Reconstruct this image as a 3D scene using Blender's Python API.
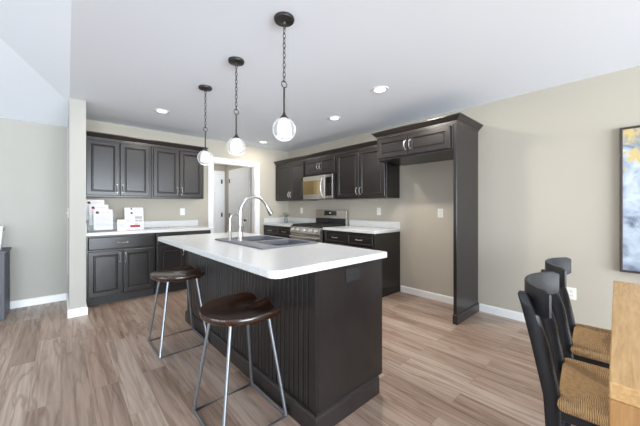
import bpy, bmesh, math, random
from mathutils import Vector, Matrix
random.seed(7)
for o in list(bpy.data.objects): bpy.data.objects.remove(o)
S = bpy.context.scene
COL = S.collection
PI = math.pi

# ------------------------------------------------------------------ camera
CAM_H = 1.22
cd = bpy.data.cameras.new('camera'); cam = bpy.data.objects.new('camera', cd); COL.objects.link(cam)
cd.sensor_width = 36.0; cd.lens = 285.368/640*36.0
cd.shift_y = -(213-207.849)/640
cd.clip_start = 0.02
cam.location = (0, 0, CAM_H)
cam.rotation_euler = (PI/2, 0, math.radians(47.736-90))
S.camera = cam

# ------------------------------------------------------------------ world, daylight, exposure
S.view_settings.view_transform = 'Standard'
S.view_settings.look = 'None'
S.view_settings.gamma = 1.0
S.view_settings.use_curve_mapping = False
S.view_settings.exposure = 0.20
W = bpy.data.worlds.new('world'); S.world = W; W.use_nodes = True
W.node_tree.nodes['Background'].inputs[0].default_value = (0.75, 0.86, 1.0, 1)
W.node_tree.nodes['Background'].inputs[1].default_value = 1.2

def area(name, loc, rot, sx, sy, power, col):
    l = bpy.data.lights.new(name, 'AREA'); l.shape = 'RECTANGLE'; l.size = sx; l.size_y = sy
    l.energy = power; l.color = col
    o = bpy.data.objects.new(name, l); COL.objects.link(o); o.location = loc; o.rotation_euler = rot
    return o
DAY = (0.83, 0.925, 1.0)
# area lamps standing in for daylight outside the window walls behind and left of the camera
area('daylight_front', (0.0, -6.4, 1.05), (PI/2+.40, 0, 0), 6.6, 2.0, 1200, DAY)  # tilted up to brighten the ceiling
area('daylight_left', (-6.35, 1.2, 1.05), (PI/2+.05, 0, -PI/2), 6.0, 2.0, 170, DAY)

# ------------------------------------------------------------------ dimensions
XB, YA, YF, XL, ZC = 3.677, 5.069, -6.0, -6.0, 2.44
CT = 0.914

# ------------------------------------------------------------------ materials
def newmat(name):
    m = bpy.data.materials.new(name); m.use_nodes = True
    nt = m.node_tree
    return m, nt, nt.nodes['Principled BSDF']
def srgb(r, g, b):
    f = lambda c: (c/255/12.92) if c/255 <= 0.04045 else ((c/255+0.055)/1.055)**2.4
    return (f(r), f(g), f(b), 1)
def plain(name, col, rough=0.5, metal=0.0, noise=0.0, nscale=30, bump=0.0, coat=0.0, spec=None):
    m, nt, b = newmat(name)
    b.inputs['Base Color'].default_value = col
    b.inputs['Roughness'].default_value = rough
    b.inputs['Metallic'].default_value = metal
    if coat: b.inputs['Coat Weight'].default_value = coat
    if spec is not None: b.inputs['Specular IOR Level'].default_value = spec
    tc = nt.nodes.new('ShaderNodeTexCoord')
    n = nt.nodes.new('ShaderNodeTexNoise'); n.inputs['Scale'].default_value = nscale; n.inputs['Detail'].default_value = 3
    nt.links.new(tc.outputs['Object'], n.inputs['Vector'])
    mx = nt.nodes.new('ShaderNodeMix'); mx.data_type = 'RGBA'
    k = noise if noise else 0.02
    mx.inputs['A'].default_value = (col[0]*(1-k), col[1]*(1-k), col[2]*(1-k), 1)
    mx.inputs['B'].default_value = (min(1, col[0]*(1+k)), min(1, col[1]*(1+k)), min(1, col[2]*(1+k)), 1)
    nt.links.new(n.outputs['Fac'], mx.inputs['Factor'])
    nt.links.new(mx.outputs['Result'], b.inputs['Base Color'])
    if bump:
        bp = nt.nodes.new('ShaderNodeBump'); bp.inputs['Strength'].default_value = bump; bp.inputs['Distance'].default_value = 0.002
        nt.links.new(n.outputs['Fac'], bp.inputs['Height']); nt.links.new(bp.outputs['Normal'], b.inputs['Normal'])
    return m
def wood(name, c1, c2, rough, axis='Z', scale=1.0, stretch=14.0, bump=0.1, coat=0.0, contrast=(0.3, 0.7), coord='Object'):
    """fine grain stretched along one axis"""
    m, nt, b = newmat(name)
    b.inputs['Roughness'].default_value = rough
    if coat: b.inputs['Coat Weight'].default_value = coat; b.inputs['Coat Roughness'].default_value = 0.15
    tc = nt.nodes.new('ShaderNodeTexCoord'); mp = nt.nodes.new('ShaderNodeMapping')
    s = [stretch*scale]*3; s['XYZ'.index(axis)] = scale
    mp.inputs['Scale'].default_value = s
    nt.links.new(tc.outputs[coord], mp.inputs['Vector'])
    n = nt.nodes.new('ShaderNodeTexNoise'); n.inputs['Scale'].default_value = 4; n.inputs['Detail'].default_value = 6
    n.inputs['Roughness'].default_value = 0.65; n.inputs['Distortion'].default_value = 0.4
    nt.links.new(mp.outputs['Vector'], n.inputs['Vector'])
    r = nt.nodes.new('ShaderNodeValToRGB')
    r.color_ramp.elements[0].position = contrast[0]; r.color_ramp.elements[0].color = c1
    r.color_ramp.elements[1].position = contrast[1]; r.color_ramp.elements[1].color = c2
    nt.links.new(n.outputs['Fac'], r.inputs['Fac']); nt.links.new(r.outputs['Color'], b.inputs['Base Color'])
    if bump:
        bp = nt.nodes.new('ShaderNodeBump'); bp.inputs['Strength'].default_value = bump; bp.inputs['Distance'].default_value = 0.002
        nt.links.new(n.outputs['Fac'], bp.inputs['Height']); nt.links.new(bp.outputs['Normal'], b.inputs['Normal'])
    return m

M = {}
M['wall'] = plain('beige wall paint', srgb(183, 176, 163), 0.75, noise=0.01, nscale=60, bump=0.03)
M['wall_grey'] = plain('greige wall paint', srgb(174, 172, 165), 0.75, noise=0.01, nscale=60, bump=0.03)
M['ceil'] = plain('white ceiling paint', srgb(240, 246, 255), 0.85, noise=0.008, nscale=50, bump=0.05)
M['trim'] = plain('white gloss trim', srgb(240, 240, 240), 0.35)
M['cab'] = wood('dark stained maple', srgb(26, 22, 22), srgb(39, 35, 34), 0.29, 'Z', 2.0, 10, 0.06, contrast=(0.25, 0.8))
M['cabx'] = wood('dark stained maple lengthwise', srgb(26, 22, 22), srgb(39, 35, 34), 0.29, 'X', 2.0, 10, 0.06, contrast=(0.25, 0.8))
M['cabdark'] = plain('dark toe kick', srgb(32, 29, 29), 0.5)
M['nickel'] = plain('brushed nickel', (0.55, 0.54, 0.53, 1), 0.28, 1.0)
M['steel'] = plain('stainless steel', (0.62, 0.60, 0.57, 1), 0.24, 1.0, noise=0.03, nscale=8)
M['galv'] = plain('galvanised steel legs', (0.25, 0.265, 0.29, 1), 0.38, 0.85, noise=0.08, nscale=25)
M['blackglass'] = plain('black glass', (0.012, 0.011, 0.010, 1), 0.08, coat=0.4)
M['mirrorglass'] = plain('gold reflection tinted glass', (0.42, 0.33, 0.17, 1), 0.07, 0.85)  # warm wall reflection on the microwave window put into the gold base colour
M['blackenamel'] = plain('black enamel', (0.018, 0.018, 0.019, 1), 0.25)
M['iron'] = plain('cast iron', (0.02, 0.02, 0.021, 1), 0.55, bump=0.1)
M['bronze'] = plain('dark bronze', (0.055, 0.050, 0.048, 1), 0.4, 0.7)
M['plastic'] = plain('white plastic', srgb(236, 234, 228), 0.4)
M['slotdark'] = plain('dark slots', (0.03, 0.03, 0.03, 1), 0.6)
M['outletdark'] = plain('charcoal outlet plastic', srgb(36, 35, 36), 0.4)
M['paper'] = plain('white paper', srgb(214, 214, 218), 0.7)
M['inkred'] = plain('dark red ink', srgb(150, 25, 50), 0.7)
M['inkgrey'] = plain('grey ink', srgb(165, 165, 170), 0.7)
M['inknavy'] = plain('navy ink', srgb(50, 40, 66), 0.7)
M['sink'] = plain('slate grey composite', srgb(104, 106, 112), 0.42, noise=0.12, nscale=180)
M['chair'] = plain('blue black painted wood', srgb(22, 23, 29), 0.42, noise=0.15, nscale=12)
M['console'] = plain('charcoal painted wood', srgb(74, 76, 84), 0.5, noise=0.04, nscale=20)
M['leaf'] = plain('green leaves', srgb(66, 92, 46), 0.55, noise=0.3, nscale=40)
M['vase'] = plain('grey ribbed glass vase', srgb(120, 126, 132), 0.15, noise=0.2, nscale=70)
M['planter'] = plain('white ceramic planter', srgb(232, 232, 230), 0.3)
M['soil'] = plain('dark soil', srgb(60, 48, 40), 0.9, noise=0.3, nscale=90)
M['frame'] = plain('dark walnut picture frame', srgb(60, 50, 44), 0.5, noise=0.1)
M['windowglass'] = None
M['doorwhite'] = plain('white door paint', srgb(236, 237, 238), 0.4)
M['hinge'] = plain('black hinge', (0.03, 0.03, 0.03, 1), 0.4, 0.6)

# countertop: white with faint warm flecks
m, nt, b = newmat('white speckled laminate'); M['counter'] = m
b.inputs['Roughness'].default_value = 0.22
tc = nt.nodes.new('ShaderNodeTexCoord')
n = nt.nodes.new('ShaderNodeTexNoise'); n.inputs['Scale'].default_value = 55; n.inputs['Detail'].default_value = 6
r = nt.nodes.new('ShaderNodeValToRGB'); r.color_ramp.elements[0].position = 0.32; r.color_ramp.elements[0].color = srgb(206, 205, 203)
r.color_ramp.elements[1].position = 0.52; r.color_ramp.elements[1].color = srgb(212, 214, 215)
nt.links.new(tc.outputs['Object'], n.inputs['Vector']); nt.links.new(n.outputs['Fac'], r.inputs['Fac']); nt.links.new(r.outputs['Color'], b.inputs['Base Color'])

# floor: vinyl planks running along world Y
m, nt, b = newmat('greige oak vinyl planks'); M['floor'] = m
L = nt.links; N = nt.nodes
tc = N.new('ShaderNodeTexCoord'); sp = N.new('ShaderNodeSeparateXYZ'); cb = N.new('ShaderNodeCombineXYZ')
L.new(tc.outputs['Object'], sp.inputs[0]); L.new(sp.outputs['Y'], cb.inputs['X']); L.new(sp.outputs['X'], cb.inputs['Y'])
br = N.new('ShaderNodeTexBrick'); br.offset = 0.37; br.offset_frequency = 2; br.squash = 1.0
br.inputs['Scale'].default_value = 1.0; br.inputs['Brick Width'].default_value = 1.22; br.inputs['Row Height'].default_value = 0.15
br.inputs['Mortar Size'].default_value = 0.0016; br.inputs['Mortar Smooth'].default_value = 0.2
br.inputs['Color1'].default_value = (0, 0, 0, 1); br.inputs['Color2'].default_value = (1, 1, 1, 1); br.inputs['Mortar'].default_value = (0.5, 0.5, 0.5, 1)
L.new(cb.outputs[0], br.inputs['Vector'])
ramp = N.new('ShaderNodeValToRGB'); e = ramp.color_ramp.elements
e[0].position = 0.0; e[0].color = srgb(158, 137, 122); e[1].position = 1.0; e[1].color = srgb(184, 166, 152)
x = e.new(0.35); x.color = srgb(168, 144, 129); x = e.new(0.7); x.color = srgb(176, 157, 143)
L.new(br.outputs['Color'], ramp.inputs['Fac'])
# per-plank shift of the grain
ad = N.new('ShaderNodeVectorMath'); ad.operation = 'MULTIPLY_ADD'
L.new(br.outputs['Color'], ad.inputs[0]); ad.inputs[1].default_value = (9, 5, 3)
L.new(cb.outputs[0], ad.inputs[2])
mp = N.new('ShaderNodeMapping'); mp.inputs['Scale'].default_value = (0.7, 11, 1); L.new(ad.outputs[0], mp.inputs['Vector'])
n1 = N.new('ShaderNodeTexNoise'); n1.inputs['Scale'].default_value = 1.6; n1.inputs['Detail'].default_value = 7; n1.inputs['Roughness'].default_value = 0.62; n1.inputs['Distortion'].default_value = 0.5
L.new(mp.outputs[0], n1.inputs['Vector'])
r1 = N.new('ShaderNodeValToRGB'); r1.color_ramp.elements[0].position = 0.33; r1.color_ramp.elements[0].color = (0.54, 0.46, 0.41, 1)
r1.color_ramp.elements[1].position = 0.55; r1.color_ramp.elements[1].color = (1.04, 1.04, 1.04, 1)
L.new(n1.outputs['Fac'], r1.inputs['Fac'])
mp2 = N.new('ShaderNodeMapping'); mp2.inputs['Scale'].default_value = (3, 90, 1); L.new(ad.outputs[0], mp2.inputs['Vector'])
n2 = N.new('ShaderNodeTexNoise'); n2.inputs['Scale'].default_value = 1.0; n2.inputs['Detail'].default_value = 4; L.new(mp2.outputs[0], n2.inputs['Vector'])
r2 = N.new('ShaderNodeValToRGB'); r2.color_ramp.elements[0].position = 0.3; r2.color_ramp.elements[0].color = (0.84, 0.83, 0.82, 1)
r2.color_ramp.elements[1].position = 0.62; r2.color_ramp.elements[1].color = (1.05, 1.05, 1.05, 1)
L.new(n2.outputs['Fac'], r2.inputs['Fac'])
m1 = N.new('ShaderNodeMix'); m1.data_type = 'RGBA'; m1.blend_type = 'MULTIPLY'; m1.inputs['Factor'].default_value = 0.75
L.new(ramp.outputs['Color'], m1.inputs['A']); L.new(r1.outputs['Color'], m1.inputs['B'])
m2 = N.new('ShaderNodeMix'); m2.data_type = 'RGBA'; m2.blend_type = 'MULTIPLY'; m2.inputs['Factor'].default_value = 0.9
L.new(m1.outputs['Result'], m2.inputs['A']); L.new(r2.outputs['Color'], m2.inputs['B'])
m3 = N.new('ShaderNodeMix'); m3.data_type = 'RGBA'; m3.inputs['B'].default_value = srgb(138, 120, 106)
# sparse dark cathedral streaks
mp4 = N.new('ShaderNodeMapping'); mp4.inputs['Scale'].default_value = (0.42, 5.0, 1); L.new(ad.outputs[0], mp4.inputs['Vector'])
n4 = N.new('ShaderNodeTexNoise'); n4.inputs['Scale'].default_value = 2.0; n4.inputs['Detail'].default_value = 5; n4.inputs['Distortion'].default_value = 0.9; L.new(mp4.outputs[0], n4.inputs['Vector'])
r4 = N.new('ShaderNodeValToRGB'); q4 = r4.color_ramp.elements; q4[0].position = 0.455; q4[0].color = (1, 1, 1, 1); q4[1].position = 0.545; q4[1].color = (1, 1, 1, 1)
z4 = q4.new(0.495); z4.color = (0.60, 0.53, 0.47, 1)
L.new(n4.outputs['Fac'], r4.inputs['Fac'])
m5 = N.new('ShaderNodeMix'); m5.data_type = 'RGBA'; m5.blend_type = 'MULTIPLY'; m5.inputs['Factor'].default_value = 0.75
L.new(m2.outputs['Result'], m5.inputs['A']); L.new(r4.outputs['Color'], m5.inputs['B'])
L.new(br.outputs['Fac'], m3.inputs['Factor']); L.new(m5.outputs['Result'], m3.inputs['A'])
L.new(m3.outputs['Result'], b.inputs['Base Color'])
b.inputs['Roughness'].default_value = 0.36
bp = N.new('ShaderNodeBump'); bp.inputs['Strength'].default_value = 0.12; bp.inputs['Distance'].default_value = 0.002
L.new(n2.outputs['Fac'], bp.inputs['Height']); L.new(bp.outputs['Normal'], b.inputs['Normal'])

M['stoolwood'] = wood('glossy dark walnut', srgb(20, 12, 9), srgb(74, 42, 26), 0.2, 'X', 1.5, 9, 0.05, coat=0.35, contrast=(0.35, 0.72))
M['oak'] = wood('pale oak', srgb(172, 132, 82), srgb(206, 168, 116), 0.45, 'X', 1.6, 12, 0.08)

# woven rush
m, nt, b = newmat('woven rush'); M['rush'] = m
b.inputs['Roughness'].default_value = 0.8
L = nt.links; N = nt.nodes
tc = N.new('ShaderNodeTexCoord')
sp = N.new('ShaderNodeSeparateXYZ'); L.new(tc.outputs['Object'], sp.inputs[0])
ax = N.new('ShaderNodeMath'); ax.operation = 'ABSOLUTE'; L.new(sp.outputs['X'], ax.inputs[0])
ay = N.new('ShaderNodeMath'); ay.operation = 'ABSOLUTE'; L.new(sp.outputs['Y'], ay.inputs[0])
gt = N.new('ShaderNodeMath'); gt.operation = 'GREATER_THAN'; L.new(ax.outputs[0], gt.inputs[0]); L.new(ay.outputs[0], gt.inputs[1])
mxv = N.new('ShaderNodeMix'); mxv.data_type = 'FLOAT'; L.new(gt.outputs[0], mxv.inputs['Factor']); L.new(sp.outputs['X'], mxv.inputs['A']); L.new(sp.outputs['Y'], mxv.inputs['B'])
nz = N.new('ShaderNodeTexNoise'); nz.inputs['Scale'].default_value = 25; L.new(tc.outputs['Object'], nz.inputs['Vector'])
ma = N.new('ShaderNodeMath'); ma.operation = 'MULTIPLY_ADD'; ma.inputs[1].default_value = 0.012; L.new(nz.outputs['Fac'], ma.inputs[0]); L.new(mxv.outputs['Result'], ma.inputs[2])
mu = N.new('ShaderNodeMath'); mu.operation = 'MULTIPLY'; mu.inputs[1].default_value = 2*PI/0.0062; L.new(ma.outputs[0], mu.inputs[0])
sn = N.new('ShaderNodeMath'); sn.operation = 'SINE'; L.new(mu.outputs[0], sn.inputs[0])
ra = N.new('ShaderNodeValToRGB'); ra.color_ramp.elements[0].position = 0.0; ra.color_ramp.elements[0].color = srgb(152, 114, 70)
ra.color_ramp.elements[1].position = 0.65; ra.color_ramp.elements[1].color = srgb(214, 176, 126)
mr = N.new('ShaderNodeMapRange'); mr.inputs[1].default_value = -1; L.new(sn.outputs[0], mr.inputs[0]); L.new(mr.outputs[0], ra.inputs['Fac'])
n5 = N.new('ShaderNodeTexNoise'); n5.inputs['Scale'].default_value = 60; L.new(tc.outputs['Object'], n5.inputs['Vector'])
r5 = N.new('ShaderNodeValToRGB'); r5.color_ramp.elements[0].position = 0.3; r5.color_ramp.elements[0].color = (0.72, 0.68, 0.62, 1); r5.color_ramp.elements[1].position = 0.6
L.new(n5.outputs['Fac'], r5.inputs['Fac'])
mm = N.new('ShaderNodeMix'); mm.data_type = 'RGBA'; mm.blend_type = 'MULTIPLY'; mm.inputs['Factor'].default_value = 0.8
L.new(ra.outputs['Color'], mm.inputs['A']); L.new(r5.outputs['Color'], mm.inputs['B']); L.new(mm.outputs['Result'], b.inputs['Base Color'])
bp = N.new('ShaderNodeBump'); bp.inputs['Strength'].default_value = 0.7; bp.inputs['Distance'].default_value = 0.003
L.new(mr.outputs[0], bp.inputs['Height']); L.new(bp.outputs['Normal'], b.inputs['Normal'])

# abstract painting: blue grey clouds with gold leaf patches
m, nt, b = newmat('abstract canvas'); M['canvas'] = m
L = nt.links; N = nt.nodes
tc = N.new('ShaderNodeTexCoord')
n = N.new('ShaderNodeTexNoise'); n.inputs['Scale'].default_value = 4.5; n.inputs['Detail'].default_value = 8; n.inputs['Distortion'].default_value = 1.2
L.new(tc.outputs['Object'], n.inputs['Vector'])
r = N.new('ShaderNodeValToRGB'); e = r.color_ramp.elements
e[0].position = 0.3; e[0].color = srgb(72, 80, 98); e[1].position = 0.66; e[1].color = srgb(196, 206, 216)
x = e.new(0.42); x.color = srgb(126, 136, 152); x = e.new(0.52); x.color = srgb(160, 172, 188)
L.new(n.outputs['Fac'], r.inputs['Fac'])
n2 = N.new('ShaderNodeTexNoise'); n2.inputs['Scale'].default_value = 7; n2.inputs['Detail'].default_value = 6; n2.inputs['Distortion'].default_value = 0.6
L.new(tc.outputs['Object'], n2.inputs['Vector'])
sp = N.new('ShaderNodeSeparateXYZ'); L.new(tc.outputs['Object'], sp.inputs[0])
mr = N.new('ShaderNodeMapRange'); mr.inputs[1].default_value = 0.55; mr.inputs[2].default_value = 0.95; mr.inputs[3].default_value = 0.0; mr.inputs[4].default_value = 1.0
L.new(sp.outputs['Z'], mr.inputs[0])
mu = N.new('ShaderNodeMath'); mu.operation = 'MULTIPLY'; L.new(n2.outputs['Fac'], mu.inputs[0]); L.new(mr.outputs[0], mu.inputs[1])
r2 = N.new('ShaderNodeValToRGB'); r2.color_ramp.elements[0].position = 0.50; r2.color_ramp.elements[1].position = 0.58; L.new(mu.outputs[0], r2.inputs['Fac'])
mx = N.new('ShaderNodeMix'); mx.data_type = 'RGBA'; L.new(r2.outputs['Color'], mx.inputs['Factor']); L.new(r.outputs['Color'], mx.inputs['A']); mx.inputs['B'].default_value = srgb(204, 182, 124)
L.new(mx.outputs['Result'], b.inputs['Base Color']); b.inputs['Roughness'].default_value = 0.6

# clear globe glass
m = bpy.data.materials.new('clear seeded glass'); m.use_nodes = True; M['glass'] = m; nt = m.node_tree; nt.nodes.clear()
out = nt.nodes.new('ShaderNodeOutputMaterial'); tr = nt.nodes.new('ShaderNodeBsdfTransparent'); gl = nt.nodes.new('ShaderNodeBsdfGlossy'); gl.inputs['Roughness'].default_value = 0.05
tr.inputs[0].default_value = (0.94, 0.95, 0.96, 1)
lw = nt.nodes.new('ShaderNodeLayerWeight'); lw.inputs['Blend'].default_value = 0.35; mx = nt.nodes.new('ShaderNodeMixShader')
tl = nt.nodes.new('ShaderNodeBsdfTranslucent'); df = nt.nodes.new('ShaderNodeBsdfDiffuse'); ad = nt.nodes.new('ShaderNodeMixShader'); ad.inputs[0].default_value = 0.4
tl.inputs[0].default_value = (0.95, 0.96, 0.97, 1); df.inputs[0].default_value = (0.95, 0.96, 0.97, 1)
nt.links.new(tl.outputs[0], ad.inputs[1]); nt.links.new(df.outputs[0], ad.inputs[2])
m4 = nt.nodes.new('ShaderNodeMixShader'); m4.inputs[0].default_value = 0.12; nt.links.new(ad.outputs[0], m4.inputs[1]); nt.links.new(gl.outputs[0], m4.inputs[2])
mp_ = nt.nodes.new('ShaderNodeMapRange'); mp_.inputs[3].default_value = 0.06; mp_.inputs[4].default_value = 0.6; nt.links.new(lw.outputs['Facing'], mp_.inputs[0])
nt.links.new(mp_.outputs[0], mx.inputs[0]); nt.links.new(tr.outputs[0], mx.inputs[1]); nt.links.new(m4.outputs[0], mx.inputs[2]); nt.links.new(mx.outputs[0], out.inputs[0])
m = M['glass'].copy(); m.name = 'hazy inner glass'; M['haze'] = m
for n_ in m.node_tree.nodes:
    if n_.bl_idname == 'ShaderNodeMapRange': n_.inputs[3].default_value = 0.55; n_.inputs[4].default_value = 0.9
def emis(name, col, s):
    m, nt, b = newmat(name); b.inputs['Base Color'].default_value = col
    b.inputs['Emission Color'].default_value = col; b.inputs['Emission Strength'].default_value = s
    return m
M['bulb'] = emis('lit frosted glass', (1, 0.97, 0.93, 1), 1.2)
M['led'] = emis('lit downlight lens', (1, 0.98, 0.94, 1), 4.0)
M['display'] = emis('clock digits', (0.35, 0.75, 0.9, 1), 0.8)

# ------------------------------------------------------------------ mesh helpers
def BM(): return bmesh.new()
def box(bm, x0, x1, y0, y1, z0, z1, bev=0.0, seg=1):
    b2 = bmesh.new()
    bmesh.ops.create_cube(b2, size=1)
    for v in b2.verts:
        v.co = Vector((x0+(v.co.x+.5)*(x1-x0), y0+(v.co.y+.5)*(y1-y0), z0+(v.co.z+.5)*(z1-z0)))
    if bev: bmesh.ops.bevel(b2, geom=b2.edges[:], offset=bev, segments=seg, affect='EDGES', profile=0.5)
    merge(bm, b2)
    return bm
def merge(bm, b2, mat=None):
    if mat: b2.transform(mat)
    me = bpy.data.meshes.new('t'); b2.to_mesh(me); bm.from_mesh(me); bpy.data.meshes.remove(me); b2.free()
def tube(bm, pts, r, seg=8, closed=False, rs=None):
    pts = [Vector(p) for p in pts]; n = len(pts); rings = []
    prev = None
    for i, p in enumerate(pts):
        a = pts[i-1] if (i > 0 or closed) else p
        c = pts[(i+1) % n] if (i < n-1 or closed) else p
        t = (c-a).normalized()
        if prev is None:
            u = t.cross(Vector((0, 0, 1)))
            if u.length < 1e-3: u = t.cross(Vector((1, 0, 0)))
            u.normalize()
        else:
            u = (prev - t*prev.dot(t)).normalized()
        prev = u; w = t.cross(u)
        rr = rs[i] if rs else r
        rings.append([bm.verts.new(p+(u*math.cos(2*PI*k/seg)+w*math.sin(2*PI*k/seg))*rr) for k in range(seg)])
    m = n if closed else n-1
    for i in range(m):
        A, B = rings[i], rings[(i+1) % n]
        for k in range(seg): bm.faces.new((A[k], A[(k+1) % seg], B[(k+1) % seg], B[k]))
    if not closed:
        bm.faces.new(rings[0][::-1]); bm.faces.new(rings[-1])
    return bm
def lathe(bm, prof, seg=24, origin=(0, 0, 0)):
    O = Vector(origin); rings = []
    for r, z in prof:
        if r < 1e-5: rings.append([bm.verts.new(O+Vector((0, 0, z)))])
        else: rings.append([bm.verts.new(O+Vector((r*math.cos(2*PI*k/seg), r*math.sin(2*PI*k/seg), z))) for k in range(seg)])
    for A, B in zip(rings, rings[1:]):
        for k in range(seg):
            k2 = (k+1) % seg
            if len(A) == 1 and len(B) == 1: continue
            if len(A) == 1: bm.faces.new((A[0], B[k2], B[k]))
            elif len(B) == 1: bm.faces.new((A[k], A[k2], B[0]))
            else: bm.faces.new((A[k], A[k2], B[k2], B[k]))
    return bm
def plate(bm, outer, holes, z0, z1, bev=0.0):
    """flat slab in XY with holes, thickness z0..z1"""
    b2 = bmesh.new(); edges = []
    for loop in [outer]+holes:
        vs = [b2.verts.new((x, y, z0)) for x, y in loop]
        edges += [b2.edges.new((vs[i], vs[(i+1) % len(vs)])) for i in range(len(vs))]
    bmesh.ops.triangle_fill(b2, use_beauty=True, use_dissolve=False, edges=edges)
    g = bmesh.ops.extrude_face_region(b2, geom=b2.faces[:])
    for v in g['geom']:
        if isinstance(v, bmesh.types.BMVert): v.co.z = z1
    bmesh.ops.recalc_face_normals(b2, faces=b2.faces)
    if bev:
        es = [e for e in b2.edges if len(e.link_faces) == 2 and e.calc_face_angle(0) > 1.2 and abs(e.verts[0].co.z-e.verts[1].co.z) < 1e-6]
        bmesh.ops.bevel(b2, geom=es, offset=bev, segments=2, affect='EDGES', profile=0.5)
    merge(bm, b2); return bm
def panel(bm, x0, x1, z0, z1, y, steps):
    """rectangular stepped door face in XZ looking to -Y; steps = [(inset, depth in front of y)]"""
    rings = []
    for ins, d in steps:
        rings.append([bm.verts.new(c) for c in ((x0+ins, y-d, z0+ins), (x1-ins, y-d, z0+ins), (x1-ins, y-d, z1-ins), (x0+ins, y-d, z1-ins))])
    for A, B in zip(rings, rings[1:]):
        for k in range(4): bm.faces.new((A[k], A[(k+1) % 4], B[(k+1) % 4], B[k]))
    bm.faces.new(rings[-1]); bm.faces.new(rings[0][::-1])
    return bm
def sweep(bm, path, prof):
    """sweep profile [(out, z)] along open plan path with mitred corners; 'out' is to the right of travel"""
    P = [Vector((x, y)) for x, y in path]; n = len(P); rings = []
    for i, p in enumerate(P):
        d0 = (P[i]-P[i-1]).normalized() if i > 0 else None
        d1 = (P[i+1]-P[i]).normalized() if i < n-1 else None
        if d0 is None: d0 = d1
        if d1 is None: d1 = d0
        n0 = Vector((d0.y, -d0.x)); n1 = Vector((d1.y, -d1.x)); mm = (n0+n1).normalized(); k = 1/max(0.2, mm.dot(n0))
        rings.append([bm.verts.new((p.x+mm.x*k*o, p.y+mm.y*k*o, z)) for o, z in prof])
    m = len(prof)
    for A, B in zip(rings, rings[1:]):
        for k in range(m): bm.faces.new((A[k], A[(k+1) % m], B[(k+1) % m], B[k]))
    bm.faces.new(rings[0]); bm.faces.new(rings[-1][::-1])
    return bm
def obj(name, bm, mat, parent=None, smooth=False, loc=None):
    bmesh.ops.recalc_face_normals(bm, faces=bm.faces)
    me = bpy.data.meshes.new(name); bm.to_mesh(me); bm.free()
    if smooth:
        for p in me.polygons: p.use_smooth = True
        try: me.set_sharp_from_angle(angle=math.radians(40))
        except Exception: pass
    o = bpy.data.objects.new(name, me); COL.objects.link(o)
    me.materials.append(mat)
    if parent: o.parent = parent
    if loc: o.location = loc
    return o
def tag(o, label, cat, group=None):
    o['label'] = label; o['category'] = cat
    if group: o['group'] = group
    return o
def thing(name, label, cat, loc=(0, 0, 0), rotz=0, group=None):
    o = bpy.data.objects.new(name, None); COL.objects.link(o); o.location = loc; o.rotation_euler = (0, 0, rotz)
    o.empty_display_size = 0.1
    return tag(o, label, cat, group)
def struct(name, bm, mat, parent=None):
    o = obj(name, bm, mat, parent)
    if not parent: o['kind'] = 'structure'
    return o
def copy_tree(o, parent=None):
    c = o.copy(); COL.objects.link(c); c.parent = parent
    for ch in o.children: copy_tree(ch, c)
    return c

# ------------------------------------------------------------------ room shell
HX0, HX1, HY1 = 1.55, 3.02, 6.80          # hallway behind the doorway
struct('floor', box(BM(), XL-.15, XB+.15, YF-.15, HY1+.15, -0.1, 0), M['floor'])
def vwall(name, a, b, axis, pos, thick, z0, z1, holes, mat):
    """wall slab: spans a..b along the other axis; holes (u0,u1,v0,v1)"""
    bm = BM()
    plate(bm, [(a, z0), (b, z0), (b, z1), (a, z1)], [[(u0, v0), (u1, v0), (u1, v1), (u0, v1)] for u0, u1, v0, v1 in holes], 0, thick)
    if axis == 'y': bm.transform(Matrix(((1, 0, 0, 0), (0, 0, 1, pos), (0, 1, 0, 0), (0, 0, 0, 1))))
    else: bm.transform(Matrix(((0, 0, 1, pos), (1, 0, 0, 0), (0, 1, 0, 0), (0, 0, 0, 1))))
    return struct(name, bm, mat)
DX0, DX1, DZ = 2.013, 2.873, 2.045
def doorwall():
    bm = BM()
    for (x0, x1, z0, z1) in ((0.075, DX0, 0, 2.46), (DX1, XB+.02, 0, 2.46), (DX0, DX1, DZ, 2.46)): box(bm, x0, x1, YA, YA+.12, z0, z1)
    return struct('wall_back', bm, M['wall'])
doorwall()
struct('wall_living_back', box(BM(), XL, 0.07, YA, YA+.12, 0, 2.32), M['wall_grey'])
struct('wall_right', box(BM(), XB, XB+.12, YF, YA, 0, 2.46), M['wall'])
struct('wall_stub', box(BM(), 0.072, 0.215, 4.215, YA, 0, ZC-.001), M['wall_grey'])
# hallway
struct('wall_hall_right', box(BM(), HX1, HX1+.1, YA+.121, HY1, 0, 2.46), M['wall'])
struct('wall_hall_left', box(BM(), HX0-.1, HX0, YA+.121, HY1, 0, 2.46), M['wall'])
struct('wall_hall_back', box(BM(), HX0-.1, HX1+.1, HY1, HY1+.1, 0, 2.46), M['wall'])
struct('ceiling_hall', box(BM(), HX0-.1, HX1+.1, YA+.12, HY1+.1, ZC, ZC+.1), M['ceil'])
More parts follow.
